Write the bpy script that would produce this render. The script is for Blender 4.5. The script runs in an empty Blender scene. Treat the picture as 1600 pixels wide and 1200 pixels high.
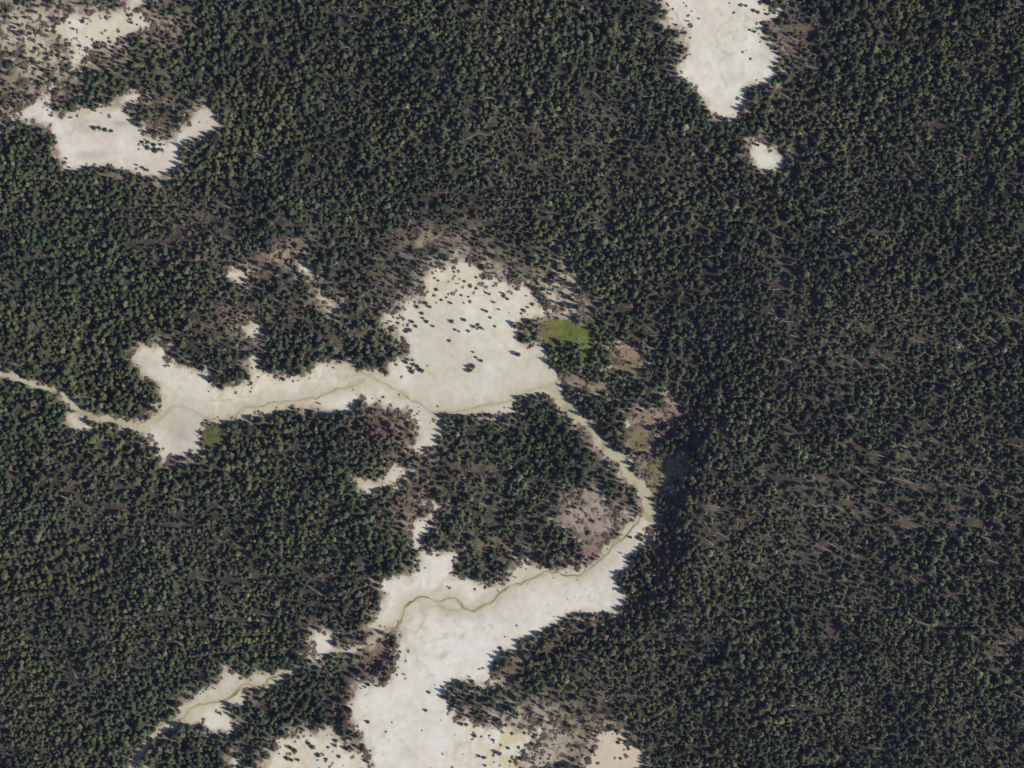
import bpy, math, random
import numpy as np

# ------------------------------------------------------------------ camera, sky, sun, exposure
scene = bpy.context.scene
col = scene.collection
PXM = 0.5                                   # metres on the ground per photograph pixel
CAM_H = 3000.0
cam_data = bpy.data.cameras.new('camera')
cam = bpy.data.objects.new('camera', cam_data)
col.objects.link(cam)
cam.location = (0, 0, CAM_H)
cam_data.sensor_fit = 'HORIZONTAL'
cam_data.angle = 2 * math.atan(400.0 / CAM_H)
cam_data.clip_start = 10
cam_data.clip_end = 20000
scene.camera = cam

SUN_EL, SUN_AZ = 46.0, 110.0                # azimuth clockwise from north (top of the picture)
world = bpy.data.worlds.new('World')
scene.world = world
world.use_nodes = True
wn = world.node_tree
sky = wn.nodes.new('ShaderNodeTexSky')
sky.sky_type = 'NISHITA'
sky.sun_disc = False
sky.sun_elevation = math.radians(SUN_EL)
sky.sun_rotation = math.radians(SUN_AZ)
sky.altitude = 2400
wn.links.new(sky.outputs[0], wn.nodes['Background'].inputs[0])
wn.nodes['Background'].inputs[1].default_value = 0.11
sd_ = bpy.data.lights.new('sun', 'SUN')
sd_.energy = 3.5
sd_.angle = math.radians(0.53)
sd_.color = (1.0, 0.945, 0.835)
sun = bpy.data.objects.new('sun', sd_)
col.objects.link(sun)
sun.rotation_euler = (math.radians(90 - SUN_EL), 0, math.radians(180 - SUN_AZ))
sun.location = (300, -100, 400)
scene.view_settings.view_transform = 'Standard'
scene.view_settings.look = 'None'
scene.view_settings.exposure = 0.0
scene.view_settings.gamma = 1.0
scene.view_settings.use_curve_mapping = False
scene.cycles.pixel_filter_type = 'BLACKMAN_HARRIS'
scene.cycles.filter_width = 1.6               # a soft aerial lens

# ------------------------------------------------------------------ numeric helpers
RNG = np.random.default_rng(7)
random.seed(7)
TAB = [np.random.default_rng(100 + i).random((256, 256)) for i in range(8)]


def vnoise(x, y, s, k=0):
    t = TAB[k % 8]
    u, v = x / s + 1000.0, y / s + 1000.0
    i, j = np.floor(u).astype(int), np.floor(v).astype(int)
    f, g = u - i, v - j
    f, g = f * f * (3 - 2 * f), g * g * (3 - 2 * g)
    a, b = t[i & 255, j & 255], t[(i + 1) & 255, j & 255]
    c, d = t[i & 255, (j + 1) & 255], t[(i + 1) & 255, (j + 1) & 255]
    return (a * (1 - f) + b * f) * (1 - g) + (c * (1 - f) + d * f) * g


def fbm(x, y, s, k=0, n=4):
    r, a, t = 0.0, 0.5, 0.0
    for q in range(n):
        r = r + a * vnoise(x, y, s / 2 ** q, k + q)
        t += a
        a *= 0.5
    return r / t


def sstep(a, b, x):
    t = np.clip((x - a) / (b - a), 0, 1)
    return t * t * (3 - 2 * t)


def w2p(x, y):
    return x / PXM + 800.0, 600.0 - y / PXM


def p2w(px, py):
    return (np.asarray(px, float) - 800.0) * PXM, (600.0 - np.asarray(py, float)) * PXM


def poly_sdf(X, Y, P):
    """signed distance, negative inside"""
    P = np.asarray(P, float)
    d = np.full(X.shape, 1e9)
    ins = np.zeros(X.shape, bool)
    n = len(P)
    for i in range(n):
        ax, ay = P[i]
        bx, by = P[(i + 1) % n]
        ex, ey = bx - ax, by - ay
        t = np.clip(((X - ax) * ex + (Y - ay) * ey) / (ex * ex + ey * ey + 1e-9), 0, 1)
        d = np.minimum(d, (X - ax - t * ex) ** 2 + (Y - ay - t * ey) ** 2)
        c = ((ay > Y) != (by > Y)) & (X < (bx - ax) * (Y - ay) / (by - ay + 1e-12) + ax)
        ins ^= c
    d = np.sqrt(d)
    return np.where(ins, -d, d)


def line_sdf(X, Y, L):
    """distance to a polyline of (x, y, half width)"""
    d = np.full(X.shape, 1e9)
    for (ax, ay, aw), (bx, by, bw) in zip(L[:-1], L[1:]):
        ex, ey = bx - ax, by - ay
        t = np.clip(((X - ax) * ex + (Y - ay) * ey) / (ex * ex + ey * ey + 1e-9), 0, 1)
        d = np.minimum(d, np.hypot(X - ax - t * ex, Y - ay - t * ey) - (aw + t * (bw - aw)))
    return d


def zz(ox, oy, pts, k=4.0):
    return [(ox + p[0] / k, oy + p[1] / k) + tuple(p[2:]) for p in pts]


# ------------------------------------------------------------------ outlines of the bare ground (photograph pixels)
# name, label, colour family, ragged edge in px, outline
CLEAR = []


def clearing(key, label, fam, rag, pts):
    CLEAR.append(dict(key=key, label=label, fam=fam, rag=rag, pts=pts, kind='poly'))


def corridor(key, label, fam, rag, pts):
    CLEAR.append(dict(key=key, label=label, fam=fam, rag=rag, pts=pts, kind='line'))


clearing('A', 'cream bare flat at the north-west corner thinning out among scattered pines', 'cream', 5, zz(0, 0, [
    (320, 170), (380, 110), (430, 80), (560, 90), (640, 70), (720, 70), (790, 30), (820, -40), (980, -60), (900, 10), (860, 60), (910, 110), (948, 150),
    (880, 190), (810, 230), (700, 268), (620, 300), (550, 340), (520, 380), (495, 440), (460, 460), (400, 455), (430, 390), (430, 340), (400, 290), (340, 250)]))
clearing('C', 'hooked white clearing with small islands of trees', 'pink', 3, zz(0, 0, [
    (-60, 790), (0, 740), (90, 690), (200, 625), (270, 600), (300, 540), (335, 500), (350, 560), (330, 610), (335, 700), (380, 722), (440, 690), (500, 660), (620, 668), (740, 650), (770, 600),
    (840, 568), (900, 600), (885, 640), (810, 640), (772, 690), (830, 740), (862, 790), (900, 830), (960, 850), (1040, 880), (1082, 860),
    (1120, 800), (1200, 720), (1260, 660), (1305, 660), (1350, 715), (1370, 790), (1330, 820), (1230, 870), (1150, 910), (1120, 950),
    (1132, 1030), (1060, 1090), (980, 1132), (900, 1112), (790, 1072), (660, 1050), (540, 1062), (380, 1082), (388, 1030), (362, 960),
    (342, 900), (312, 790), (240, 772), (150, 752), (60, 760)]))
clearing('D', 'wedge-shaped white clearing tapering south from the top edge', 'white', 3, zz(950, 0, [
    (345, -60), (338, 0), (330, 60), (360, 110), (345, 160), (400, 190), (478, 200), (462, 250), (490, 290), (490, 350), (460, 390), (425, 430), (440, 480), (500, 520),
    (550, 570), (600, 640), (650, 740), (720, 748), (820, 748), (832, 690), (858, 650), (850, 590), (885, 552), (960, 560), (1010, 530),
    (1068, 480), (1062, 440), (1050, 400), (1072, 350), (1040, 300), (985, 255), (975, 200), (975, 140), (1040, 120), (1100, 75), (1090, 40), (1010, 45), (960, 0), (940, -60)]))
clearing('E', 'tiny white patch among dense trees south of the wedge clearing', 'white', 2, zz(950, 0, [
    (900, 875), (960, 885), (968, 905), (1000, 930), (1060, 950), (1100, 990), (1080, 1040), (1050, 1066), (990, 1070), (930, 1055), (905, 1010), (885, 960), (902, 930)]))
clearing('G', 'broad white basin running west to east through the middle', 'basin', 3,
    zz(0, 500, [(830, 672), (900, 640), (985, 575), (1000, 500), (998, 420), (940, 370), (900, 340), (850, 290), (815, 235), (822, 200), (890, 150), (950, 155), (1060, 162), (1050, 230),
                (1110, 240), (1120, 280), (1190, 292), (1250, 312), (1330, 312), (1345, 365), (1320, 400), (1380, 440), (1440, 410), (1530, 400)]) +
    zz(300, 360, [(370, 950), (355, 840), (372, 765), (415, 765), (430, 870), (510, 902), (640, 905), (720, 880), (780, 830), (880, 815), (950, 815), (1000, 850), (1060, 855), (1130, 860),
                  (1215, 890), (1215, 840), (1250, 790), (1330, 790), (1345, 740), (1310, 680), (1250, 620), (1180, 580), (1180, 510), (1220, 490), (1290, 500), (1340, 430), (1440, 425), (1425, 370)]) +
    zz(560, 380, [(410, 280), (410, 230), (455, 165), (540, 140), (620, 100), (680, 110), (750, 150), (830, 190), (900, 222), (1000, 252), (1080, 262), (1112, 320), (1150, 390),
                  (1215, 430), (1140, 462), (1060, 480), (1010, 500), (1000, 590), (1060, 630), (1190, 626), (1180, 680), (1200, 750), (1262, 830), (1282, 900), (1300, 950), (1270, 1010), (1200, 985), (1130, 955), (1000, 968),
                  (980, 1072), (870, 1092), (760, 1062), (640, 1082), (522, 1072), (520, 1110)]) +
    zz(500, 600, [(758, 190), (760, 270), (772, 330), (740, 380), (682, 430), (660, 466), (560, 450), (560, 370), (602, 330), (590, 250), (560, 180), (500, 160), (440, 150), (400, 150), (360, 120), (310, 150), (260, 110), (200, 170), (150, 180), (60, 185)]) +
    zz(300, 360, [(760, 1120), (650, 1120), (540, 1130), (480, 1160), (400, 1160), (300, 1190)]) +
    zz(0, 500, [(1400, 645), (1300, 640), (1288, 690), (1262, 720), (1270, 790), (1300, 830), (1180, 850), (1100, 870), (965, 862), (1000, 800), (920, 750), (890, 700)]))
clearing('S', 'long white sloping clearing winding to the bottom edge', 'white', 3,
    zz(500, 600, [(620, 1040), (572, 1030), (562, 950), (545, 862), (620, 838), (680, 830), (680, 780), (662, 735), (720, 702), (760, 780), (728, 822), (692, 850), (690, 910), (642, 950), (622, 1000), (650, 1048), (760, 1042), (870, 1046)]) +
    zz(700, 700, [(66, 690), (40, 780), (90, 800), (200, 832), (270, 852), (350, 840), (372, 780), (440, 730), (440, 682), (500, 682), (512, 742), (545, 722), (640, 760), (740, 732), (800, 742), (862, 722),
                  (940, 682), (982, 602), (1050, 560), (1100, 500), (1180, 420), (1230, 400), (1300, 430), (1310, 470), (1275, 500), (1280, 600), (1200, 640), (1142, 682), (1120, 760), (1062, 800), (1072, 850), (1112, 910), (1122, 932),
                  (1110, 980), (1070, 1020), (1040, 1032), (970, 1062), (880, 1040)]) +
    zz(500, 840, [(1600, 480), (1500, 540), (1450, 562), (1360, 620), (1260, 650), (1230, 730), (1160, 720), (1085, 830), (1140, 880), (1100, 920), (1000, 932), (920, 912), (800, 922), (792, 1000), (830, 1060), (850, 1110)]) +
    zz(660, 900, [(260, 890), (360, 900), (400, 930), (470, 935), (540, 925), (590, 955), (700, 950), (740, 920), (800, 985), (700, 1030), (690, 1100), (620, 1140), (600, 1200), (580, 1300)]) +
    zz(400, 900, [(760, 1320), (730, 1210), (705, 1170), (695, 1090), (660, 1060), (640, 960), (590, 900), (560, 820), (610, 740), (640, 660)]) +
    zz(500, 840, [(360, 912), (440, 882), (460, 800), (470, 700), (500, 622), (480, 572), (370, 602), (335, 600), (310, 560), (340, 490), (370, 430), (412, 350), (380, 330), (350, 280), (360, 250), (500, 232), (560, 236), (622, 170)]))
clearing('U', 'small pale clearing crossed by a bright green stream', 'pink', 3, zz(180, 900, [
    (660, 582), (720, 578), (780, 600), (832, 640), (862, 596), (960, 602), (1075, 598), (1090, 630), (1020, 645), (1020, 680), (940, 702), (860, 712), (805, 722), (810, 780), (770, 822), (700, 800), (690, 822),
    (730, 880), (746, 960), (700, 980), (580, 982), (560, 950), (490, 930), (420, 932), (370, 975), (280, 980), (220, 1040), (185, 1100), (150, 1170), (110, 1260), (70, 1260), (120, 1150), (180, 1060), (240, 980),
    (290, 920), (370, 880), (390, 820), (470, 760), (540, 702), (650, 660)]))
clearing('W', 'speckled white patch dotted with pines at the bottom edge', 'white', 7, zz(180, 900, [
    (960, 1120), (1030, 1012), (1140, 970), (1250, 982), (1320, 962), (1420, 992), (1450, 1070), (1545, 1100), (1572, 1180), (1540, 1260), (1300, 1260), (1060, 1230), (930, 1260), (900, 1200)]))
clearing('X', 'tan bare patch at the bottom edge east of the long clearing', 'tan', 6, zz(660, 900, [
    (1095, 995), (1150, 960), (1260, 990), (1250, 1020), (1280, 1060), (1340, 1062), (1370, 1140), (1350, 1260), (1000, 1260), (1050, 1150), (1085, 1080)]))
clearing('V', 'tiny white gap beside the winding stream', 'white', 2, zz(180, 900, [
    (1240, 352), (1340, 346), (1350, 420), (1372, 450), (1490, 455), (1495, 470), (1372, 475), (1290, 512), (1170, 492), (1238, 450)]))
clearing('T1', 'small round white gap, eastern of two side by side', 'white', 2, zz(500, 600, [(400, 590), (460, 520), (520, 530), (550, 570), (480, 632), (410, 640)]))
clearing('T2', 'small tan-edged white gap, western of two side by side', 'pink', 2, zz(500, 600, [(230, 600), (300, 590), (372, 630), (350, 672), (290, 690), (240, 642)]))
clearing('I1', 'small white opening in the forest west of the white fleck', 'white', 2, zz(300, 360, [(240, 255), (320, 248), (350, 288), (322, 336), (262, 315), (200, 290)]))
clearing('I2', 'bluish white fleck of bare ground in the forest', 'white', 1.5, zz(300, 360, [(678, 208), (720, 225), (774, 266), (758, 282), (690, 266)]))
clearing('I3', 'narrow pale opening north of the basin among pines', 'pink', 2, zz(300, 360, [(352, 575), (400, 580), (432, 610), (430, 630), (410, 640), (400, 670), (372, 660), (310, 620), (320, 600), (380, 600)]))
clearing('I4', 'yellowish speck of open ground in the brown thicket', 'cream', 1.5, zz(300, 360, [(790, 400), (830, 395), (855, 430), (890, 460), (895, 505), (865, 510), (840, 460), (800, 440)]))
clearing('P1', 'small white triangle of bare ground beside the western track', 'white', 1.5, zz(0, 500, [(425, 570), (500, 600), (560, 650), (582, 690), (500, 690), (440, 680), (418, 610)]))
clearing('B2', 'pale bottom-edge fragment of bare ground between dark trees', 'white', 2, zz(180, 900, [(725, 1130), (790, 1135), (800, 1180), (820, 1250), (700, 1250)]))
clearing('K', 'olive and tan grassy opening in the eastern forest', 'olive', 2.5, zz(780, 480, [(700, 265), (780, 268), (870, 278), (912, 330), (900, 400), (800, 420), (690, 424), (660, 410), (720, 350)]))
clearing('L', 'brown bare strip running east from the basin corner', 'brown', 2, zz(780, 480, [(385, 425), (480, 455), (560, 475), (660, 485), (692, 540), (600, 528), (500, 498), (398, 490)]))
clearing('M', 'pinkish bare scar on the foot of the eastern slope', 'brown', 2, zz(780, 480, [(810, 690), (900, 672), (960, 660), (1040, 640), (1050, 560), (1080, 560), (1130, 640), (1150, 695), (1000, 700), (930, 742), (830, 720)]))
clearing('N', 'olive brown opening below the pinkish scar', 'olive', 2.5, zz(780, 480, [(830, 745), (930, 745), (960, 800), (920, 900), (860, 915), (800, 880), (810, 800)]))
clearing('P', 'olive opening at the foot of the dark bank', 'olive', 2.5, zz(780, 480, [(880, 970), (960, 960), (1100, 930), (1110, 1010), (1060, 1100), (990, 1180), (940, 1180), (905, 1080), (870, 1030)]))
clearing('R', 'pinkish grey patch of dead ground with sparse grey trees', 'dead', 8, zz(700, 700, [(720, 265), (860, 260), (960, 300), (1000, 345), (1040, 400), (1100, 445), (1060, 535), (960, 600), (930, 670), (870, 700), (850, 600), (740, 520), (690, 430)]))
corridor('F', 'pale grassy track winding in from the western edge', 'olivepale', 1.5, zz(0, 500, [(-80, 335, 16), (0, 340, 16), (60, 347, 17), (130, 367, 18), (200, 400, 18), (260, 428, 16), (340, 432, 16), (380, 460, 18), (430, 505, 20), (480, 553, 22), (520, 582, 20), (560, 598, 20), (640, 622, 20), (740, 635, 22), (830, 655, 26), (910, 680, 34)]))
corridor('Q', 'pale track threading down from the basin to the long clearing', 'olivepale', 1.5, zz(780, 480, [(350, 500, 40), (370, 575, 34), (430, 640, 28), (500, 690, 24), (550, 732, 24), (590, 790, 24), (650, 870, 28), (700, 922, 28), (760, 965, 28), (800, 1040, 30), (830, 1088, 32), (885, 1105, 34), (912, 1150, 34), (920, 1220, 34), (935, 1270, 38), (950, 1310, 46)]))
corridor('Y1', 'pale stream bed slipping south-west to the bottom edge', 'olivepale', 1.0, zz(180, 900, [(270, 950, 16), (215, 1020, 14), (165, 1090, 13), (125, 1150, 13), (85, 1210, 13), (60, 1270, 13)]))
corridor('Y2', 'thin stream bed linking the small clearing to the long clearing', 'olivepale', 1.0, zz(180, 900, [(1060, 612, 13), (1120, 580, 11), (1180, 520, 12), (1290, 505, 12), (1400, 470, 11), (1500, 462, 11), (1590, 420, 11), (1640, 370, 14)]))
for c in CLEAR:      # corridor half widths came in zoomed pixels
    if c['kind'] == 'line':
        c['pts'] = [(x, y, w / 4.6) for x, y, w in c['pts']]

STREAMS = [
    ('stream', 'thin olive runoff stream along the west half of the basin', 1.6, zz(0, 500, [(960, 640), (1020, 590), (1090, 540), (1200, 560), (1270, 600), (1330, 630), (1400, 625), (1470, 590), (1530, 545), (1600, 540)]) + zz(300, 360, [(480, 1080), (600, 1070), (700, 1060), (790, 1040), (850, 1020), (930, 990), (1000, 968), (1080, 930)])),
    ('stream', 'faint olive runoff thread crossing the basin toward its southern lobe', 1.3, zz(300, 360, [(960, 912), (1090, 900), (1200, 960), (1340, 1040), (1430, 1090), (1500, 1145)])),
    ('stream', 'faint olive runoff thread along the basin south-east rim', 1.3, zz(560, 380, [(450, 1062), (560, 1056), (700, 1040), (800, 1012), (930, 990), (1060, 920), (1160, 900), (1240, 930)])),
    ('stream', 'olive green stream meandering across the long white clearing', 2.2, zz(500, 840, [(280, 640), (360, 600), (430, 560), (480, 560), (508, 510), (530, 450), (570, 400), (640, 380), (720, 392), (840, 380), (880, 412), (905, 442), (980, 446), (1080, 392), (1150, 330), (1280, 272), (1450, 210)]) + zz(700, 700, [(720, 790), (800, 802), (880, 760), (980, 680), (1080, 570), (1170, 482), (1225, 420)])),
    ('stream', 'short looping side branch of the meandering stream', 1.2, zz(500, 840, [(722, 396), (745, 430), (772, 452), (850, 456), (905, 444)])),
    ('stream', 'bright green stream crossing the small pale clearing', 2.6, zz(180, 900, [(140, 1090), (200, 1010), (260, 935), (350, 900), (430, 880), (470, 830), (530, 802), (640, 786), (720, 755), (760, 710), (820, 670), (880, 680), (930, 680), (970, 650), (1030, 630), (1100, 620)])),
]
MEADOWS = [
    ('H', 'bright olive grass patch between grey mud and dark trees', zz(0, 500, [(1285, 655), (1340, 660), (1420, 645), (1428, 740), (1400, 790), (1350, 822), (1300, 800), (1268, 745)])),
    ('J', 'vivid green meadow at the north-east corner of the basin', zz(560, 380, [(1140, 520), (1190, 480), (1340, 500), (1430, 530), (1458, 600), (1462, 720), (1400, 735), (1370, 670), (1330, 620), (1260, 610), (1210, 640), (1150, 600)])),
]

# gaussian zones: (px, py, rx, ry, degrees, amount)
SPARSE = [(680, 375, 90, 32, 0, .75), (800, 425, 60, 28, 0, .55), (445, 400, 55, 22, -25, .85), (300, 350, 90, 60, 20, .35), (510, 475, 70, 50, 0, .5), (375, 510, 60, 50, 0, .55), (605, 470, 45, 70, 20, .65),
          (285, 165, 60, 25, 0, .6), (250, 190, 40, 30, 0, .5), (50, 50, 140, 70, 0, .95), (70, 120, 80, 35, 0, .7), (255, 35, 40, 45, 0, .7), (1050, 50, 30, 40, 0, .5), (1235, 65, 40, 55, 0, .55), (900, 235, 110, 60, 0, .3),
          (1400, 760, 240, 130, 15, .27), (1230, 850, 130, 80, 15, .27), (1350, 560, 150, 60, 10, .2), (1220, 430, 60, 50, 40, .25), (740, 740, 60, 70, 0, .4), (655, 700, 50, 60, 0, .6), (770, 850, 80, 35, 0, .6), (615, 660, 55, 35, 0, .65),
          (560, 1020, 60, 60, 0, .55), (860, 1150, 110, 60, 0, .9), (930, 1085, 60, 40, 0, .5), (160, 800, 150, 80, 0, .15), (110, 690, 60, 40, 0, .25), (1160, 650, 60, 60, 0, .2), (1390, 960, 150, 40, 15, .22), (1430, 690, 130, 40, 20, .24),
          (500, 930, 80, 40, 0, .25), (1230, 270, 60, 30, 0, .1), (560, 520, 70, 50, 0, .35), (940, 800, 60, 60, 0, .5), (640, 790, 40, 60, 0, .6), (300, 960, 200, 60, 0, .1), (1570, 1010, 60, 40, 20, .35), (1120, 810, 40, 60, 0, .35)]
LUSH = [(50, 630, 90, 60, 0, .7), (790, 690, 90, 80, 0, .6), (100, 330, 120, 160, 0, .45), (890, 560, 50, 50, 0, .5), (150, 130, 80, 40, 0, .4), (1520, 200, 120, 200, 0, .35), (870, 1030, 120, 60, 0, .45), (560, 850, 120, 100, 0, .35), (430, 1040, 60, 60, 0, .3)]
YELLOW = [(60, 55, 150, 70, 0, .5), (880, 460, 40, 50, 0, .7), (800, 1170, 70, 60, 0, .95), (470, 1180, 70, 25, 0, .5), (715, 420, 70, 40, 0, .5)]
GREY = [(188, 193, 16, 5, 5, .8), (150, 240, 30, 5, -5, .4), (1130, 110, 20, 30, 0, .1), (285, 675, 30, 34, 0, .75), (230, 565, 25, 18, 30, .3), (175, 200, 40, 22, 0, .25), (860, 570, 35, 40, 0, .25), (830, 930, 120, 40, -20, .18)]
RED = [(1200, 92, 25, 25, 45, .7), (620, 650, 50, 30, 0, .7), (925, 865, 35, 25, -30, .9), (1040, 650, 40, 15, 0, .5), (130, 275, 45, 12, 0, .35), (900, 985, 80, 22, -25, .5), (1030, 860, 18, 60, 0, .6), (590, 1045, 30, 45, 0, .7), (545, 1110, 22, 40, 0, .7), (600, 665, 70, 22, 0, .8), (650, 690, 25, 40, 0, .6), (560, 940, 40, 40, 0, .4), (640, 800, 25, 60, 0, .5)]
BRUSH = [(238, 227, 17, 9, 15, 2.2), (162, 203, 16, 4, 10, 1.8), (648, 573, 20, 11, 0, 2.0), (736, 575, 9, 7, 0, 1.8), (745, 512, 14, 7, 0, 1.8), (905, 335 + 90, 12, 8, 0, 1.), (790, 462, 14, 7, 30, 1.6), (226, 264, 10, 4, 20, 1.6), (715, 425, 75, 38, 0, 1.), (615, 480, 40, 65, 15, 1.), (845, 455, 38, 45, 0, .9), (60, 60, 120, 60, 0, .9), (470, 1175, 80, 30, 0, .9), (830, 1165, 80, 45, 0, 1.), (1060, 30, 25, 35, 0, .7), (1190, 30, 35, 40, 0, .9), (600, 655, 60, 18, 0, .9), (590, 1050, 18, 45, 0, .8), (790, 1020, 25, 45, 30, .6), (400, 1110, 50, 25, 0, .4), (760, 905, 60, 14, -8, .6)]
TAN = [(430, 405, 45, 16, -30, .8), (150, 245, 25, 6, -5, .5), (130, 175, 12, 8, 0, .5), (790, 1045, 30, 30, 0, .3), (935, 600, 40, 12, 0, .5)]


def zones(L, px, py):
    r = np.zeros(np.shape(px))
    for x, y, a, b, g, s in L:
        c, n = math.cos(math.radians(g)), math.sin(math.radians(g))
        u, v = (px - x) * c + (py - y) * n, -(px - x) * n + (py - y) * c
        r = np.maximum(r, s * np.exp(-((u / a) ** 2 + (v / b) ** 2) * 0.9))
    return r


# ------------------------------------------------------------------ terrain height (grid_at and SD are filled in below, before the first call)
_ys = [-400, 200, 400, 600, 720, 850, 960, 1040, 1200, 1600]
_xs = [1290, 1280, 1130, 1065, 1035, 1030, 985, 1010, 1040, 1060]
_ws = [600, 600, 400, 150, 85, 75, 85, 200, 320, 400]


def terrain(x, y):
    px, py = w2p(x, y)
    xs, ws = np.interp(py, _ys, _xs), np.interp(py, _ys, _ws)
    h = 19.0 * sstep(0, 1, (px - xs) / ws) + 10.0 * sstep(0, 1, (px - xs - ws) / 700.0)
    ax, ay, bx, by = 985.0, 945.0, 780.0, 1070.0            # low bank under the south-east treeline
    L = math.hypot(bx - ax, by - ay)
    ux, uy = (bx - ax) / L, (by - ay) / L
    along = (px - ax) * ux + (py - ay) * uy
    off = (px - ax) * (-uy) * -1 + (py - ay) * ux * -1
    h = h + 5.0 * sstep(2, 40, off) * sstep(-60, 20, along) * (1 - sstep(L - 60, L + 30, along)) * np.exp(-np.clip(off - 60, 0, None) / 90.0)
    away = sstep(3, 24, np.minimum(grid_at(SD, x, y), 24.0))
    h = h + (2.0 + 24.0 * away) * (fbm(x, y, 110, 2, 3) - 0.5) + 6.0 * sstep(500, 0, py) * sstep(400, 700, px)
    return h


# ------------------------------------------------------------------ raster of the outlines, one cell per metre
GX0, GY0, GNX, GNY = -520, -420, 1041, 841
gx = GX0 + np.arange(GNX, dtype=float)
gy = GY0 + np.arange(GNY, dtype=float)
GXX, GYY = np.meshgrid(gx, gy, indexing='ij')
SP = np.full(GXX.shape, 40.0)               # metres to the nearest track
SD = np.full(GXX.shape, 40.0)               # metres to the nearest bare ground
PAD = 25
wob_x = 1.0
for c in CLEAR:
    pts = np.array([(q[0], q[1]) for q in c['pts']])
    wx, wy = p2w(pts[:, 0], pts[:, 1])
    i0, i1 = max(0, int(wx.min() - GX0 - PAD)), min(GNX, int(wx.max() - GX0 + PAD + 2))
    j0, j1 = max(0, int(wy.min() - GY0 - PAD)), min(GNY, int(wy.max() - GY0 + PAD + 2))
    X, Y = GXX[i0:i1, j0:j1], GYY[i0:i1, j0:j1]
    if c['kind'] == 'poly':
        d = poly_sdf(X, Y, np.stack([wx, wy], 1))
    else:
        d = line_sdf(X, Y, [(a, b, w[2] * PXM) for a, b, w in zip(wx, wy, c['pts'])])
    d = d + c['rag'] * PXM * 2.8 * (fbm(X, Y, 9.0, len(c['key']) % 5, 3) - 0.5) + 3.6 * (fbm(X, Y, 3.2, 2, 2) - 0.5)
    if c['key'] in ('I1', 'I2', 'I3', 'I4', 'T1', 'T2', 'V', 'P1', 'E', 'L', 'M', 'N', 'P', 'K'):
        d = d - 1.3
    c['box'], c['sd'] = (i0, i1, j0, j1), d
    SD[i0:i1, j0:j1] = np.minimum(SD[i0:i1, j0:j1], d)
    if c['key'] in ('F', 'Q'):
        SP[i0:i1, j0:j1] = np.minimum(SP[i0:i1, j0:j1], d)
MD = np.full(GXX.shape, 40.0)
for key, label, pts in MEADOWS:
    p = np.array(pts)
    wx, wy = p2w(p[:, 0], p[:, 1])
    i0, i1 = int(wx.min() - GX0 - 10), int(wx.max() - GX0 + 12)
    j0, j1 = int(wy.min() - GY0 - 10), int(wy.max() - GY0 + 12)
    d = poly_sdf(GXX[i0:i1, j0:j1], GYY[i0:i1, j0:j1], np.stack([wx, wy], 1))
    d += (8.0 if key == 'J' else 4.0) * (fbm(GXX[i0:i1, j0:j1], GYY[i0:i1, j0:j1], 7.0, 3, 3) - 0.5)
    MD[i0:i1, j0:j1] = np.minimum(MD[i0:i1, j0:j1], d)
ST = np.full(GXX.shape, 60.0)
for nm, label, w, pts in STREAMS:
    p = np.array(pts)
    wx, wy = p2w(p[:, 0], p[:, 1])
    i0, i1 = max(0, int(wx.min() - GX0 - 25)), int(wx.max() - GX0 + 27)
    j0, j1 = max(0, int(wy.min() - GY0 - 25)), int(wy.max() - GY0 + 27)
    d = line_sdf(GXX[i0:i1, j0:j1], GYY[i0:i1, j0:j1], [(a, b, 0.0) for a, b in zip(wx, wy)])
    ST[i0:i1, j0:j1] = np.minimum(ST[i0:i1, j0:j1], d)


def grid_at(G, x, y):
    i = np.clip(np.asarray(x) - GX0, 0, GNX - 1.001)
    j = np.clip(np.asarray(y) - GY0, 0, GNY - 1.001)
    a, b = i.astype(int), j.astype(int)
    f, g = i - a, j - b
    return (G[a, b] * (1 - f) + G[a + 1, b] * f) * (1 - g) + (G[a, b + 1] * (1 - f) + G[a + 1, b + 1] * f) * g


# ------------------------------------------------------------------ soil colours
FAM = {'white': (.755, .71, .60), 'basin': (.745, .695, .55), 'pink': (.74, .675, .57), 'cream': (.71, .655, .53), 'tan': (.62, .525, .38), 'olive': (.21, .18, .085),
       'olivepale': (.55, .495, .345), 'brown': (.34, .25, .175), 'dead': (.38, .30, .235)}


def mixc(c, d, t):
    return c * (1 - t[..., None]) + np.asarray(d, float) * t[..., None]


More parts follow.
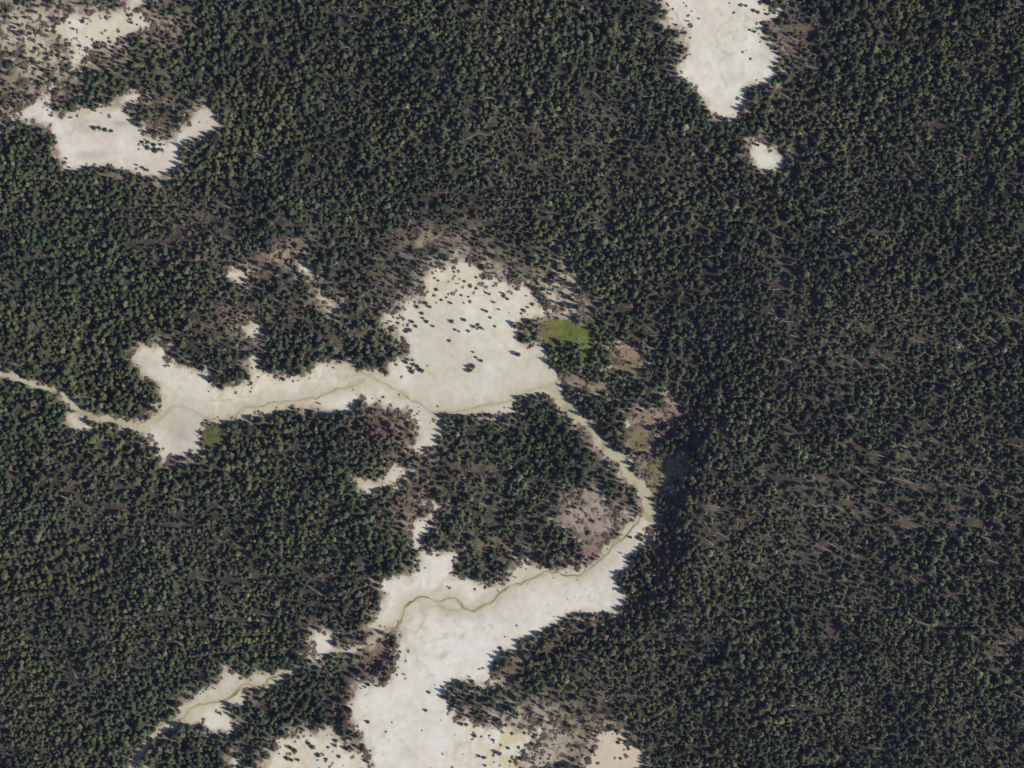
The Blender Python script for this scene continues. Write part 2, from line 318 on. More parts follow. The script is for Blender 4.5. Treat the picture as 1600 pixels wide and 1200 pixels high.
def soil(x, y, sd, fam=None):
    """real ground colour: forest duff, tan rims, pale sinter, algae stained runoff"""
    px, py = w2p(x, y)
    n1, n2, n3 = fbm(x, y, 22, 1), fbm(x, y, 6, 4), fbm(x, y, 55, 5)
    duff = mixc(np.broadcast_to(np.array([.044, .042, .030]), x.shape + (3,)), (.092, .076, .052), sstep(.42, .74, n2))
    duff = mixc(duff, (.30, .235, .155), np.clip(zones(SPARSE, px, py) * 1.1, 0, 1) ** 1.5 * sstep(.2, .6, n2))
    n4 = fbm(x, y, 4, 2, 3)
    duff = mixc(duff, (.55, .475, .35), np.clip(zones(YELLOW, px, py) * 1.8, 0, 1) * sstep(.2, .5, n2))
    duff = mixc(duff, (.36, .27, .19), zones(TAN, px, py))
    duff = mixc(duff, (.34, .26, .20), sstep(11, 0.5, sd + 9 * (n2 - .5)) * .85)
    duff = mixc(duff, (.56, .49, .40), sstep(10, 0, sd) * sstep(.52, .64, n4) * .85)
    duff = mixc(duff, (.26, .14, .105), zones(RED, px, py) * .6)
    if fam is None:
        return duff
    base = np.broadcast_to(np.array(FAM[fam]), x.shape + (3,)) * (1 + .16 * (n1 - .5) + .10 * (n2 - .5))[..., None]
    if fam in ('white', 'basin', 'pink', 'cream'):
        m1, m2, m3 = fbm(x, y, 13, 6, 3), fbm(x, y, 16, 7, 3), fbm(x, y, 5, 3, 2)
        base = mixc(base, np.array(FAM[fam]) * (1.02, .93, .90), sstep(.5, .72, m1) * .7)
        base = mixc(base, np.array(FAM[fam]) * (.93, .95, .86), sstep(.5, .72, m2) * .7)
        base = base * (1 + .17 * (m3 - .5))[..., None]
        wxx, wyy = x + 16 * (fbm(x, y, 24, 1, 2) - .5), y + 16 * (fbm(x, y, 24, 2, 2) - .5)
        rid = 1 - np.abs(2 * fbm(wxx, wyy, 30, 4, 3) - 1)                     # dry drainage threads
        base = mixc(base, (.47, .42, .30), sstep(.93, .995, rid) * sstep(.35, .6, m1) * .5)
        base = mixc(base, (.82, .78, .685), sstep(.56, .72, fbm(x, y, 19, 0, 3)) * .7)
        base = mixc(base, (.42, .37, .29), sstep(.66, .74, fbm(x, y, 3.2, 5, 2)) * sstep(.45, .65, m2) * .35)
        base = mixc(base, (.61, .55, .43), sstep(.48, .7, n3) * .6)
        base = mixc(base, (.67, .56, .31), zones(YELLOW, px, py) * sstep(.3, .6, n2) * .95)
        base = mixc(base, (.42, .36, .295), zones(GREY, px, py) * (.7 + .5 * n2))
        base = mixc(base, (.55, .42, .31), zones(TAN, px, py) * .8)
        st = grid_at(ST, x, y)
        base = mixc(base, (.55, .485, .34), sstep(14, 2, st + 9 * (n2 - .5)) * .6)
        base = mixc(base, (.40, .37, .20), sstep(2.6, .4, st + 5 * (n2 - .5)) * .4)
        base = mixc(base, (.52, .42, .29), sstep(-6.5, 0, sd + 8 * (n2 - .5)) * .62)
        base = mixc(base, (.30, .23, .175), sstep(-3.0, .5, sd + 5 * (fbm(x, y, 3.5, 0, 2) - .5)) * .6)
    elif fam == 'olive':
        base = mixc(base, (.20, .155, .11), sstep(-5, 0, sd + 7 * (n2 - .5)) * .8)
        base = mixc(base, (.34, .255, .17), sstep(.45, .65, n2) * .7)
        base = mixc(base, (.22, .22, .07), sstep(.5, .68, n1) * .6)
    elif fam == 'olivepale':
        base = mixc(base, (.30, .29, .12), sstep(.45, .7, n2) * .55)
        base = mixc(base, (.58, .50, .38), sstep(.5, .75, n1) * .5)
    elif fam in ('dead', 'brown'):
        base = mixc(base, (.22, .17, .13), sstep(-6, 0, sd + 9 * (n2 - .5)) * .8)
        base = mixc(base, (.46, .36, .275), sstep(.4, .7, n2) * .6)
        base = mixc(base, (.17, .14, .10), sstep(.5, .68, fbm(x, y, 4.5, 1, 3)) * .7)
        base = mixc(base, (.27, .14, .11), zones(RED, px, py) * .7)
    return base


# ------------------------------------------------------------------ materials
def attr_material(name, attr, atype, bump=0.0, nscale=.8, var=.25, rough=.9, spec=.2):
    m = bpy.data.materials.new(name)
    m.use_nodes = True
    t = m.node_tree
    b = t.nodes['Principled BSDF']
    b.inputs['Roughness'].default_value = rough
    b.inputs['Specular IOR Level'].default_value = spec
    a = t.nodes.new('ShaderNodeAttribute')
    a.attribute_name = attr
    a.attribute_type = atype
    co = t.nodes.new('ShaderNodeTexCoord')
    nz = t.nodes.new('ShaderNodeTexNoise')
    nz.inputs['Scale'].default_value = nscale
    nz.inputs['Detail'].default_value = 6
    nz.inputs['Roughness'].default_value = .65
    t.links.new(co.outputs['Object'], nz.inputs['Vector'])
    mr = t.nodes.new('ShaderNodeMapRange')
    mr.inputs[1].default_value, mr.inputs[2].default_value = .25, .75
    mr.inputs[3].default_value, mr.inputs[4].default_value = 1 - var, 1 + var
    t.links.new(nz.outputs['Fac'], mr.inputs[0])
    mx = t.nodes.new('ShaderNodeVectorMath')
    mx.operation = 'SCALE'
    t.links.new(a.outputs['Vector' if atype != 'GEOMETRY' else 'Color'], mx.inputs[0])
    t.links.new(mr.outputs[0], mx.inputs['Scale'])
    t.links.new(mx.outputs[0], b.inputs['Base Color'])
    if bump:
        bp = t.nodes.new('ShaderNodeBump')
        bp.inputs['Strength'].default_value = bump
        bp.inputs['Distance'].default_value = .3
        t.links.new(nz.outputs['Fac'], bp.inputs['Height'])
        t.links.new(bp.outputs[0], b.inputs['Normal'])
    return m


M_DUFF = attr_material('forest_floor', 'soil', 'GEOMETRY', bump=.6, nscale=.35, var=.45)
M_PALE = attr_material('pale_ground', 'soil', 'GEOMETRY', bump=.35, nscale=.22, var=.10)
M_LEAF = attr_material('pine_needles', 'tint', 'INSTANCER', nscale=1.1, var=.35, rough=.75, spec=.15)
M_WATER = attr_material('algae_runoff', 'soil', 'GEOMETRY', nscale=.25, var=.35, rough=.45, spec=.3)
M_GRASS = attr_material('meadow_blades', 'soil', 'GEOMETRY', nscale=.2, var=.3, rough=.8)


def plain_material(name, c1, c2, scale, rough=.85):
    m = bpy.data.materials.new(name)
    m.use_nodes = True
    t = m.node_tree
    b = t.nodes['Principled BSDF']
    b.inputs['Roughness'].default_value = rough
    b.inputs['Specular IOR Level'].default_value = .2
    co = t.nodes.new('ShaderNodeTexCoord')
    nz = t.nodes.new('ShaderNodeTexNoise')
    nz.inputs['Scale'].default_value = scale
    nz.inputs['Detail'].default_value = 4
    t.links.new(co.outputs['Object'], nz.inputs['Vector'])
    r = t.nodes.new('ShaderNodeMix')
    r.data_type = 'RGBA'
    r.inputs[6].default_value = (*c1, 1)
    r.inputs[7].default_value = (*c2, 1)
    t.links.new(nz.outputs['Fac'], r.inputs[0])
    t.links.new(r.outputs[2], b.inputs['Base Color'])
    return m


M_BARK = plain_material('pine_bark', (.12, .09, .07), (.24, .19, .155), 3.0)
M_SNAG = plain_material('weathered_wood', (.26, .225, .20), (.46, .42, .385), 1.5)


# ------------------------------------------------------------------ mesh helpers
def new_mesh(name, verts, faces, mats, matidx=None, soilc=None, smooth=False):
    me = bpy.data.meshes.new(name)
    me.from_pydata(verts, [], faces)
    for m in mats:
        me.materials.append(m)
    if matidx is not None:
        me.polygons.foreach_set('material_index', matidx)
    if soilc is not None:
        a = me.attributes.new('soil', 'FLOAT_COLOR', 'POINT')
        buf = np.ones((len(me.vertices), 4), np.float32)
        buf[:, :3] = soilc
        a.data.foreach_set('color', buf.ravel())
    if smooth:
        me.polygons.foreach_set('use_smooth', [True] * len(me.polygons))
    me.update()
    return me


def link(name, me, parent=None, label=None, cat=None, group=None, kind=None):
    o = bpy.data.objects.new(name, me)
    col.objects.link(o)
    o.parent = parent
    for k, v in (('label', label), ('category', cat), ('group', group), ('kind', kind)):
        if v:
            o[k] = v
    return o


# ------------------------------------------------------------------ ground: one sheet, fine in the middle, coarse to the horizon
def axis(lo, hi, step, far):
    core = np.arange(lo, hi + .1, step)
    ext = []
    d, p = step, 0.0
    while p < far:
        d *= 1.45
        p += d
        ext.append(p)
    ext = np.array(ext)
    return np.concatenate([(lo - ext)[::-1], core, hi + ext])


ax_, ay_ = axis(-480, 480, 2.0, 8000), axis(-380, 380, 2.0, 8000)
GXg, GYg = np.meshgrid(ax_, ay_, indexing='ij')
HG = terrain(np.clip(GXg, -900, 900), np.clip(GYg, -800, 800))


def ground_z(x, y):
    """height on the ground sheet itself (bilinear inside its fine part)"""
    nx = int(np.searchsorted(ax_, -480)); ny = int(np.searchsorted(ay_, -380))
    i = (np.asarray(x, float) + 480) / 2.0 + nx
    j = (np.asarray(y, float) + 380) / 2.0 + ny
    lim_i, lim_j = len(ax_) - 1.001, len(ay_) - 1.001
    inside = (np.abs(x) < 479) & (np.abs(y) < 379)
    i, j = np.clip(i, 0, lim_i), np.clip(j, 0, lim_j)
    a, b = i.astype(int), j.astype(int)
    f, g = i - a, j - b
    z = (HG[a, b] * (1 - f) + HG[a + 1, b] * f) * (1 - g) + (HG[a, b + 1] * (1 - f) + HG[a + 1, b + 1] * f) * g
    return np.where(inside, z, terrain(x, y))


nxg, nyg = GXg.shape
vi = np.arange(nxg * nyg).reshape(nxg, nyg)
faces = np.stack([vi[:-1, :-1], vi[1:, :-1], vi[1:, 1:], vi[:-1, 1:]], -1).reshape(-1, 4)
sdg = np.where((np.abs(GXg) < 500) & (np.abs(GYg) < 400), grid_at(SD, GXg, GYg), 40.0)
g_soil = soil(GXg, GYg, sdg).reshape(-1, 3)
me = new_mesh('ground', np.stack([GXg, GYg, HG], -1).reshape(-1, 3).tolist(), faces.tolist(), [M_DUFF], soilc=g_soil, smooth=True)
link('ground', me, label='brown forest floor of needles and soil between the trees', kind='structure')


# ------------------------------------------------------------------ bare ground sheets
def sheet(name, label, d, box, lift, mat, colour, kind='structure', cat=None):
    i0, i1, j0, j1 = box
    X, Y = GXX[i0:i1, j0:j1].copy(), GYY[i0:i1, j0:j1].copy()
    gxd, gyd = np.gradient(d)
    gl = np.hypot(gxd, gyd) + 1e-6
    snap = np.abs(d) < .75
    mv = np.clip(d, -.75, .75)
    X2 = np.where(snap, X - mv * gxd / gl * np.minimum(1, 1 / gl), X)
    Y2 = np.where(snap, Y - mv * gyd / gl * np.minimum(1, 1 / gl), Y)
    inn = (d < .02) | snap
    cell = inn[:-1, :-1] & inn[1:, :-1] & inn[1:, 1:] & inn[:-1, 1:]
    core = (d[:-1, :-1] + d[1:, :-1] + d[1:, 1:] + d[:-1, 1:]) < 0
    cell &= core
    n, m = d.shape
    ids = np.arange(n * m).reshape(n, m)
    f = np.stack([ids[:-1, :-1], ids[1:, :-1], ids[1:, 1:], ids[:-1, 1:]], -1)[cell]
    used = np.unique(f)
    remap = np.full(n * m, -1)
    remap[used] = np.arange(len(used))
    x, y = X2.ravel()[used], Y2.ravel()[used]
    z = ground_z(x, y) + lift
    me = new_mesh(name, np.stack([x, y, z], -1).tolist(), remap[f].tolist(), [mat], soilc=colour(x, y, d.ravel()[used]), smooth=True)
    return link(name, me, label=label, kind=kind, cat=cat)


for k, c in enumerate(CLEAR):
    nm = 'path' if c['kind'] == 'line' else 'bare_ground'
    sheet(nm, c['label'], c['sd'], c['box'], .05 + .003 * k, M_PALE, lambda x, y, s, f=c['fam']: soil(x, y, s, f))


def smooth_line(P, n=6):
    P = np.asarray(P, float)
    out = []
    for i in range(len(P) - 1):
        p0, p1, p2, p3 = P[max(i - 1, 0)], P[i], P[i + 1], P[min(i + 2, len(P) - 1)]
        for t in np.arange(n) / n:
            out.append(.5 * (2 * p1 + (p2 - p0) * t + (2 * p0 - 5 * p1 + 4 * p2 - p3) * t * t + (3 * p1 - p0 - 3 * p2 + p3) * t ** 3))
    out.append(P[-1])
    return np.array(out)


for k, (nm, label, w, pts) in enumerate(STREAMS):
    p = np.array(pts)
    wx, wy = p2w(p[:, 0], p[:, 1])
    L = smooth_line(np.stack([wx, wy], 1), 10)
    L = L + np.stack([fbm(L[:, 0], L[:, 1], 8, 1, 2) - .5, fbm(L[:, 0], L[:, 1], 8, 5, 2) - .5], 1) * 4.5
    T = np.gradient(L, axis=0)
    T /= np.linalg.norm(T, axis=1)[:, None] + 1e-9
    N = np.stack([-T[:, 1], T[:, 0]], 1)
    wv = w * .30 * np.clip(2.6 * fbm(L[:, 0], L[:, 1], 9, 6, 2) - .45, .4, 1.6)
    ends = np.minimum(np.arange(len(L)), np.arange(len(L))[::-1]) / 8.0
    wv = wv * np.clip(ends, .15, 1)
    V, F, C = [], [], []
    for i in range(len(L)):
        for s in (-1, 0, 1):
            q = L[i] + N[i] * wv[i] * s
            V.append((q[0], q[1], 0))
    V = np.array(V)
    V[:, 2] = ground_z(V[:, 0], V[:, 1]) + .19
    for i in range(len(L) - 1):
        for s in (0, 1):
            a = i * 3 + s
            F.append((a, a + 3, a + 4, a + 1))
    nn = fbm(V[:, 0], V[:, 1], 20, 3, 3)
    strong = {'bright': (.21, .235, .07), 'olive': (.27, .27, .10)}.get(label.split()[0], (.46, .43, .25))
    cc = mixc(np.broadcast_to(np.array(strong), (len(V), 3)), (.40, .365, .19), sstep(.4, .7, nn))
    me = new_mesh(nm, V.tolist(), F, [M_WATER], soilc=cc, smooth=True)
    link(nm, me, label=label, kind='structure')

# ------------------------------------------------------------------ meadows: real tufts of grass on an olive soil
for key, label, pts in MEADOWS:
    p = np.array(pts)
    wx, wy = p2w(p[:, 0], p[:, 1])
    i0, i1 = int(wx.min() - GX0 - 8), int(wx.max() - GX0 + 9)
    j0, j1 = int(wy.min() - GY0 - 8), int(wy.max() - GY0 + 9)
    d = MD[i0:i1, j0:j1]
    V, F, C = [], [], []
    n = 14000
    x = RNG.uniform(wx.min() - 4, wx.max() + 4, n)
    y = RNG.uniform(wy.min() - 4, wy.max() + 4, n)
    keep = grid_at(MD, x, y) < RNG.uniform(-4.5, 1.5, n)
    x, y = x[keep], y[keep]
    z = ground_z(x, y)
    tn, t2 = fbm(x, y, 9, 2, 3), fbm(x, y, 4, 6, 2)
    px, py = w2p(x, y)
    yel = sstep(.42, .7, t2) * .65 + (np.exp(-((px - 860) ** 2 + (py - 525) ** 2) / 500.0) if key == 'J' else 0)
    cc = mixc(np.broadcast_to(np.array([.25, .42, .075] if key == 'J' else [.17, .21, .06]), x.shape + (3,)), (.40, .52, .12) if key == 'J' else (.24, .25, .09), sstep(.4, .65, tn))
    cc = mixc(cc, (.42, .36, .13), np.clip(yel, 0, 1))
    for q in range(len(x)):
        a0 = random.random() * 6.28
        h, r = random.uniform(.35, .8), random.uniform(.35, .7)
        b = len(V)
        for s in range(4):
            a = a0 + s * 1.57 + random.uniform(-.4, .4)
            V.append((x[q] + .12 * math.cos(a + 1.2), y[q] + .12 * math.sin(a + 1.2), z[q] + .02))
            V.append((x[q] + .12 * math.cos(a - 1.2), y[q] + .12 * math.sin(a - 1.2), z[q] + .02))
            V.append((x[q] + r * math.cos(a), y[q] + r * math.sin(a), z[q] + h))
            F.append((b + s * 3, b + s * 3 + 1, b + s * 3 + 2))
            C += [cc[q] * .9, cc[q] * .9, cc[q] * random.uniform(.85, 1.2)]
    me = new_mesh('grass', V, F, [M_GRASS], soilc=np.array(C))
    link('grass', me, label=label, cat='grass', kind='stuff')
    sheet('meadow_soil', 'olive soil under the ' + label.split()[0] + (' grass patch' if key == 'H' else ' green meadow'), d, (i0, i1, j0, j1), .03, M_PALE,
          lambda x, y, s: mixc(np.broadcast_to(np.array([.16, .19, .06]), x.shape + (3,)), (.25, .20, .10), sstep(.45, .7, fbm(x, y, 6, 2, 3))))


# ------------------------------------------------------------------ tree prototypes
def tube(V, F, pts, n=5):
    b = len(V)
    for (x, y, z, r) in pts:
        for k in range(n):
            a = 6.2832 * k / n
            V.append((x + r * math.cos(a), y + r * math.sin(a), z))
    for i in range(len(pts) - 1):
        for k in range(n):
            F.append((b + i * n + k, b + i * n + (k + 1) % n, b + (i + 1) * n + (k + 1) % n, b + (i + 1) * n + k))


def twig(V, F, p, q, r):
    """a thin three sided limb from p to q"""
    p, q = np.array(p, float), np.array(q, float)
    d = q - p
    u = np.cross(d, (0, 0, 1.0)); u /= np.linalg.norm(u) + 1e-9
    v = np.cross(d, u); v /= np.linalg.norm(v) + 1e-9
    b = len(V)
    for k in range(3):
        a = 2.0944 * k
        V.append(tuple(p + r * (math.cos(a) * u + math.sin(a) * v)))
    V.append(tuple(q))
    for k in range(3):
        F.append((b + k, b + (k + 1) % 3, b + 3))


def make_pine(seed, H, R, base, dens, taper, thin=1.0):
    """returns trunk (V, F) and crown (V, F): whorls of drooping, ragged needle sprays on limbs"""
    rnd = random.Random(seed)
    TV, TF, CV, CF = [], [], [], []
    bx, by = rnd.uniform(-.3, .3), rnd.uniform(-.3, .3)
    ctr = lambda t: (bx * t * t, by * t * t)
    tube(TV, TF, [(*ctr(t), H * t, (.017 * H) * (1 - t) + .015) for t in (0, .15, .4, .7, 1.0)])
    lay = int(13 * dens)
    lob = [rnd.uniform(.75, 1.2) for _ in range(7)]
    for i in range(lay):
        t = base + (1 - base) * (i / (lay - .3))
        z = H * t
        u = (t - base) / (1 - base)
        prof = (1 - u) ** taper * min(1, .55 + 2.2 * u)
        nb = max(4, int((5 + 4 * (1 - u)) * thin))
        a0 = rnd.random() * 6.28
        for k in range(nb):
            a = a0 + 6.2832 * k / nb + rnd.uniform(-.35, .35)
            L = R * prof * lob[int((a % 6.2832) / 6.2832 * 7) % 7] * rnd.uniform(.65, 1.2) + .12
            cx, cy = ctr(t)
            tip = rnd.uniform(-.12, .22) * L
            if L > .7:
                twig(TV, TF, (cx, cy, z), (cx + .8 * L * math.cos(a), cy + .8 * L * math.sin(a), z + tip * .6), .03)
            # three ragged sprays along the limb
            for s0, s1, wd in ((.12, .62, .42), (.45, 1.0, .34), (.3, .85, .3)):
                aa = a + rnd.uniform(-.3, .3)
                ca, sa = math.cos(aa), math.sin(aa)
                w = L * wd * rnd.uniform(.7, 1.25)
                zr = z + rnd.uniform(-.15, .15)
                b = len(CV)
                p0 = (cx + s0 * L * ca, cy + s0 * L * sa, zr + tip * s0)
                m = (s0 + s1) * .5
                zl, zrr = rnd.uniform(-.28, .05), rnd.uniform(-.28, .05)
                p1 = (cx + m * L * ca - w * sa, cy + m * L * sa + w * ca, zr + tip * m + zl)
                p2 = (cx + m * L * ca + w * sa, cy + m * L * sa - w * ca, zr + tip * m + zrr)
                p3 = (cx + s1 * L * ca, cy + s1 * L * sa, zr + tip * s1 + rnd.uniform(-.1, .2))
                pm = (cx + m * L * ca, cy + m * L * sa, zr + tip * m + .16)
                CV += [p0, p1, p2, p3, pm]
                CF += [(b, b + 4, b + 1), (b, b + 2, b + 4), (b + 4, b + 3, b + 1), (b + 4, b + 2, b + 3)]
    b = len(CV)                                  # leader
    cx, cy = ctr(1)
    for k in range(4):
        a = 1.57 * k
        CV.append((cx + .16 * math.cos(a), cy + .16 * math.sin(a), H * .965))
    CV.append((cx, cy, H * 1.03))
    CF += [(b + k, b + (k + 1) % 4, b + 4) for k in range(4)]
    return (TV, TF), (CV, CF)


def make_snag(seed, H):
    rnd = random.Random(seed)
    TV, TF, CV, CF = [], [], [], []
    lx, ly = rnd.uniform(-1, 1), rnd.uniform(-1, 1)
    tube(TV, TF, [(lx * t * t, ly * t * t, H * t, .2 * (1 - t) + .03) for t in (0, .3, .65, 1.0)])
    for i in range(34):
        t = rnd.uniform(.25, .98)
        a = rnd.random() * 6.28
        L = (1.9 * (1.05 - t) + .25) * rnd.uniform(.5, 1.1)
        p = (lx * t * t, ly * t * t, H * t)
        q = (p[0] + L * math.cos(a), p[1] + L * math.sin(a), p[2] + L * rnd.uniform(-.35, .3))
        twig(CV, CF, p, q, .055)
        for s in (-1, 1):
            m = tuple(p[j] + .55 * (q[j] - p[j]) for j in range(3))
            aa = a + s * .8
            twig(CV, CF, m, (m[0] + .4 * L * math.cos(aa), m[1] + .4 * L * math.sin(aa), m[2] + .05), .03)
    return (TV, TF), (CV, CF)


PINES = [make_pine(11, 9.2, 2.05, .2, .95, .75), make_pine(12, 10.2, 1.9, .26, 1.0, .65), make_pine(13, 8.3, 2.2, .15, .95, .8), make_pine(14, 9.6, 1.75, .2, 1.05, .8),
         make_pine(15, 7.6, 2.0, .12, .95, .7), make_pine(16, 9.0, 1.8, .3, .75, .6, .75), make_pine(17, 3.6, 1.5, .06, .7, .8)]
def make_shrub(seed, R=1.1, H=1.0):
    rnd = random.Random(seed)
    V, F, TV, TF = [], [], [], []
    for k in range(34):
        a, r = rnd.random() * 6.283, R * math.sqrt(rnd.random())
        h = H * (1.05 - .6 * (r / R) ** 2) * rnd.uniform(.55, 1.1)
        x, y = r * math.cos(a), r * math.sin(a)
        if k % 3 == 0:
            twig(TV, TF, (x * .2, y * .2, 0), (x * .95, y * .95, h), .025)
        b = len(V)
        for q in range(3):
            t = a + 2.094 * q + rnd.uniform(-.5, .5)
            V.append((x + .34 * math.cos(t), y + .34 * math.sin(t), h + rnd.uniform(-.22, .12)))
        V.append((x, y, h + .14))
        F += [(b, b + 1, b + 3), (b + 1, b + 2, b + 3), (b + 2, b, b + 3)]
    return (TV, TF), (V, F)


def make_log(seed, L):
    rnd = random.Random(seed)
    V, F, n = [], [], 6
    segs = 5
    bend = rnd.uniform(-.3, .3)
    for i in range(segs):
        t = i / (segs - 1)
        r = .32 * (1 - .7 * t) + .04
        for k in range(n):
            a = 6.2832 * k / n
            V.append((L * (t - .5), bend * math.sin(3.14 * t) + r * math.cos(a), .3 + r * math.sin(a) + .25 * t))
    for i in range(segs - 1):
        for k in range(n):
            F.append((i * n + k, i * n + (k + 1) % n, (i + 1) * n + (k + 1) % n, (i + 1) * n + k))
    F += [tuple(range(n))[::-1], tuple((segs - 1) * n + k for k in range(n))]
    B = []
    for q in range(9):
        t = rnd.uniform(.3, .95)
        twig(V, F, (L * (t - .5), 0, .35), (L * (t - .5) + rnd.uniform(.2, .7), rnd.choice((-1, 1)) * rnd.uniform(.5, 1.1), .4 + rnd.uniform(0, .5)), .045)
    return V, F


SHRUBS = [make_shrub(51), make_shrub(52, 1.4, .8), make_shrub(53, .8, .9)]
LOGS = [make_log(61, 9), make_log(62, 11.5), make_log(63, 7)]
SNAGS = [make_snag(31, 8.5), make_snag(32, 7.0), make_snag(33, 9.5)]
protos = bpy.data.collections.new('tree_kinds')        # instanced by the forest only, never linked to the scene itself
PARTS = []
for i, (tr, cr) in enumerate(PINES + SNAGS):
    snag = i >= len(PINES)
    mt, mc = (M_SNAG, M_SNAG) if snag else (M_BARK, M_LEAF)
    V = tr[0] + cr[0]
    F = tr[1] + [tuple(v + len(tr[0]) for v in f) for f in cr[1]]
    me = new_mesh('tree_kind', V, F, [mt, mc], matidx=[0] * len(tr[1]) + [1] * len(cr[1]))
    protos.objects.link(bpy.data.objects.new('tree_kind_%02d' % i, me))
    PARTS.append((new_mesh('trunk', *tr, [mt]), new_mesh('crown', *cr, [mc])))
NP = len(PINES)
brush = bpy.data.collections.new('brush_kinds')
for i, (tr, cr) in enumerate(SHRUBS):
    F = tr[1] + [tuple(v + len(tr[0]) for v in f) for f in cr[1]]
    me = new_mesh('shrub_kind', tr[0] + cr[0], F, [M_BARK, M_LEAF], matidx=[0] * len(tr[1]) + [1] * len(cr[1]))
    brush.objects.link(bpy.data.objects.new('shrub_kind_%02d' % i, me))
timber = bpy.data.collections.new('log_kinds')
for i, (V, F) in enumerate(LOGS):
    timber.objects.link(bpy.data.objects.new('log_kind_%02d' % i, new_mesh('log_kind', V, F, [M_SNAG])))

# ------------------------------------------------------------------ thin blue air between the high camera and the ground
hz = bpy.data.materials.new('thin_air')
hz.use_nodes = True
hz.node_tree.nodes.clear()
ho = hz.node_tree.nodes.new('ShaderNodeOutputMaterial')
hv = hz.node_tree.nodes.new('ShaderNodeVolumePrincipled')
hv.inputs['Color'].default_value = (.56, .46, 1.0, 1)
hv.inputs['Density'].default_value = 1.05e-5
hz.node_tree.links.new(hv.outputs[0], ho.inputs['Volume'])
B, Z0, Z1 = 9800.0, float(HG.min()) - 1.0, CAM_H + 15.0
hb = [(sx_ * B, sy_ * B, z_) for z_ in (Z0, Z1) for sx_, sy_ in ((-1, -1), (1, -1), (1, 1), (-1, 1))]
hm = bpy.data.meshes.new('haze')
hm.from_pydata(hb, [], [(3, 2, 1, 0), (4, 5, 6, 7), (0, 1, 5, 4), (1, 2, 6, 5), (2, 3, 7, 6), (3, 0, 4, 7)])
hm.materials.append(hz)
link('haze', hm, label='thin bluish air between the sky and the forest', kind='stuff')

# ------------------------------------------------------------------ single trees that stand out: rims and lone trees
ONES = 'zeroth first second third fourth fifth sixth seventh eighth ninth tenth eleventh twelfth thirteenth fourteenth fifteenth sixteenth seventeenth eighteenth nineteenth'.split()
TENS = {2: 'twent', 3: 'thirt', 4: 'fort', 5: 'fift'}


def ordinal(n):
    if n < 20:
        return ONES[n]
    t, u = divmod(n, 10)
    return TENS[t] + 'ieth' if u == 0 else TENS[t] + 'y-' + ONES[u]


def tint_for(px, py, rnd):
    sp = float(zones(SPARSE, np.array([px]), np.array([py]))[0])
    lu = float(zones(LUSH, np.array([px]), np.array([py]))[0])
    c = np.array([.09, .112, .056]) * rnd.uniform(.75, 1.25)
    if rnd.random() < .3 + lu * .4:
        c = np.array([.074, .118, .05]) * rnd.uniform(.8, 1.25)
    if rnd.random() < .12 + .5 * sp:
        c = np.array([.18, .145, .105]) * rnd.uniform(.75, 1.2)
    return c


TAKEN = []
rnd = random.Random(5)


def single(px, py, label, group, size=1.0, variant=None, dead=False, wide=1.0, tall=1.0):
    x, y = p2w(px, py)
    x, y = float(x), float(y)
    z = float(ground_z(np.array([x]), np.array([y]))[0])
    v = variant if variant is not None else rnd.choice([0, 1, 2, 3, 4, 4, 2])
    if dead:
        v = NP + rnd.randrange(3)
    e = link('dead_tree' if dead else 'pine_tree', None, label=label, cat='dead tree' if dead else 'tree', group=group)
    e.location = (x, y, z - .1)
    s = size * rnd.uniform(.88, 1.12)
    e.scale = (s * wide, s * wide, s * rnd.uniform(.92, 1.08) * tall)
    e.rotation_euler = (rnd.uniform(-.03, .03), rnd.uniform(-.03, .03), rnd.random() * 6.28)
    t = link('trunk', PARTS[v][0], e)
    c = link('crown', PARTS[v][1], e, label='leafless grey branches' if dead else None)
    tint = [float(q) for q in tint_for(px, py, rnd)]
    for o in (t, c):
        o['tint'] = tint
    TAKEN.append((x, y, 1.6 + 1.1 * size))


SDgx, SDgy = np.gradient(SD)


def rim(pts, where, group, start, size=1.0, spacing=4.1):
    p = np.array(pts, float)
    wx, wy = p2w(p[:, 0], p[:, 1])
    L = smooth_line(np.stack([wx, wy], 1), 24)
    acc, spots, last = 0.0, [], None
    for i in range(len(L)):
        q = L[i].copy()
        tgt = rnd.uniform(1.0, 2.4)
        for _ in range(25):
            d = float(grid_at(SD, q[0:1], q[1:2])[0])
            g = np.array([float(grid_at(SDgx, q[0:1], q[1:2])[0]), float(grid_at(SDgy, q[0:1], q[1:2])[0])])
            n = np.linalg.norm(g) + 1e-6
            q = q + .5 * (tgt - d) * g / n
        if abs(float(grid_at(SD, q[0:1], q[1:2])[0]) - tgt) > 1.0:
            continue
        if all(math.hypot(q[0] - t[0], q[1] - t[1]) > spacing for t in spots) and all(math.hypot(q[0] - t[0], q[1] - t[1]) > 3.2 for t in TAKEN):
            spots.append((q[0], q[1]))
    for k, (x, y) in enumerate(spots):
        px, py = w2p(x, y)
        lab = 'pine on the %s, %s from its %s' % (where, ordinal(k + 1), start)
        single(px, py, lab, group, size * rnd.uniform(.8, 1.15))


def scatter(pts, where, group, size=.6, variant=None, dead=()):
    pts = sorted(pts)
    for k, (px, py) in enumerate(pts):
        d = k in dead
        lab = ('bare grey tree' if d else 'pine') + ' ' + where + ', ' + ordinal(k + 1) + ' counting from the west'
        single(px, py, lab, group, size * rnd.uniform(.85, 1.45), variant, d, 1.25, rnd.uniform(.55, .85))


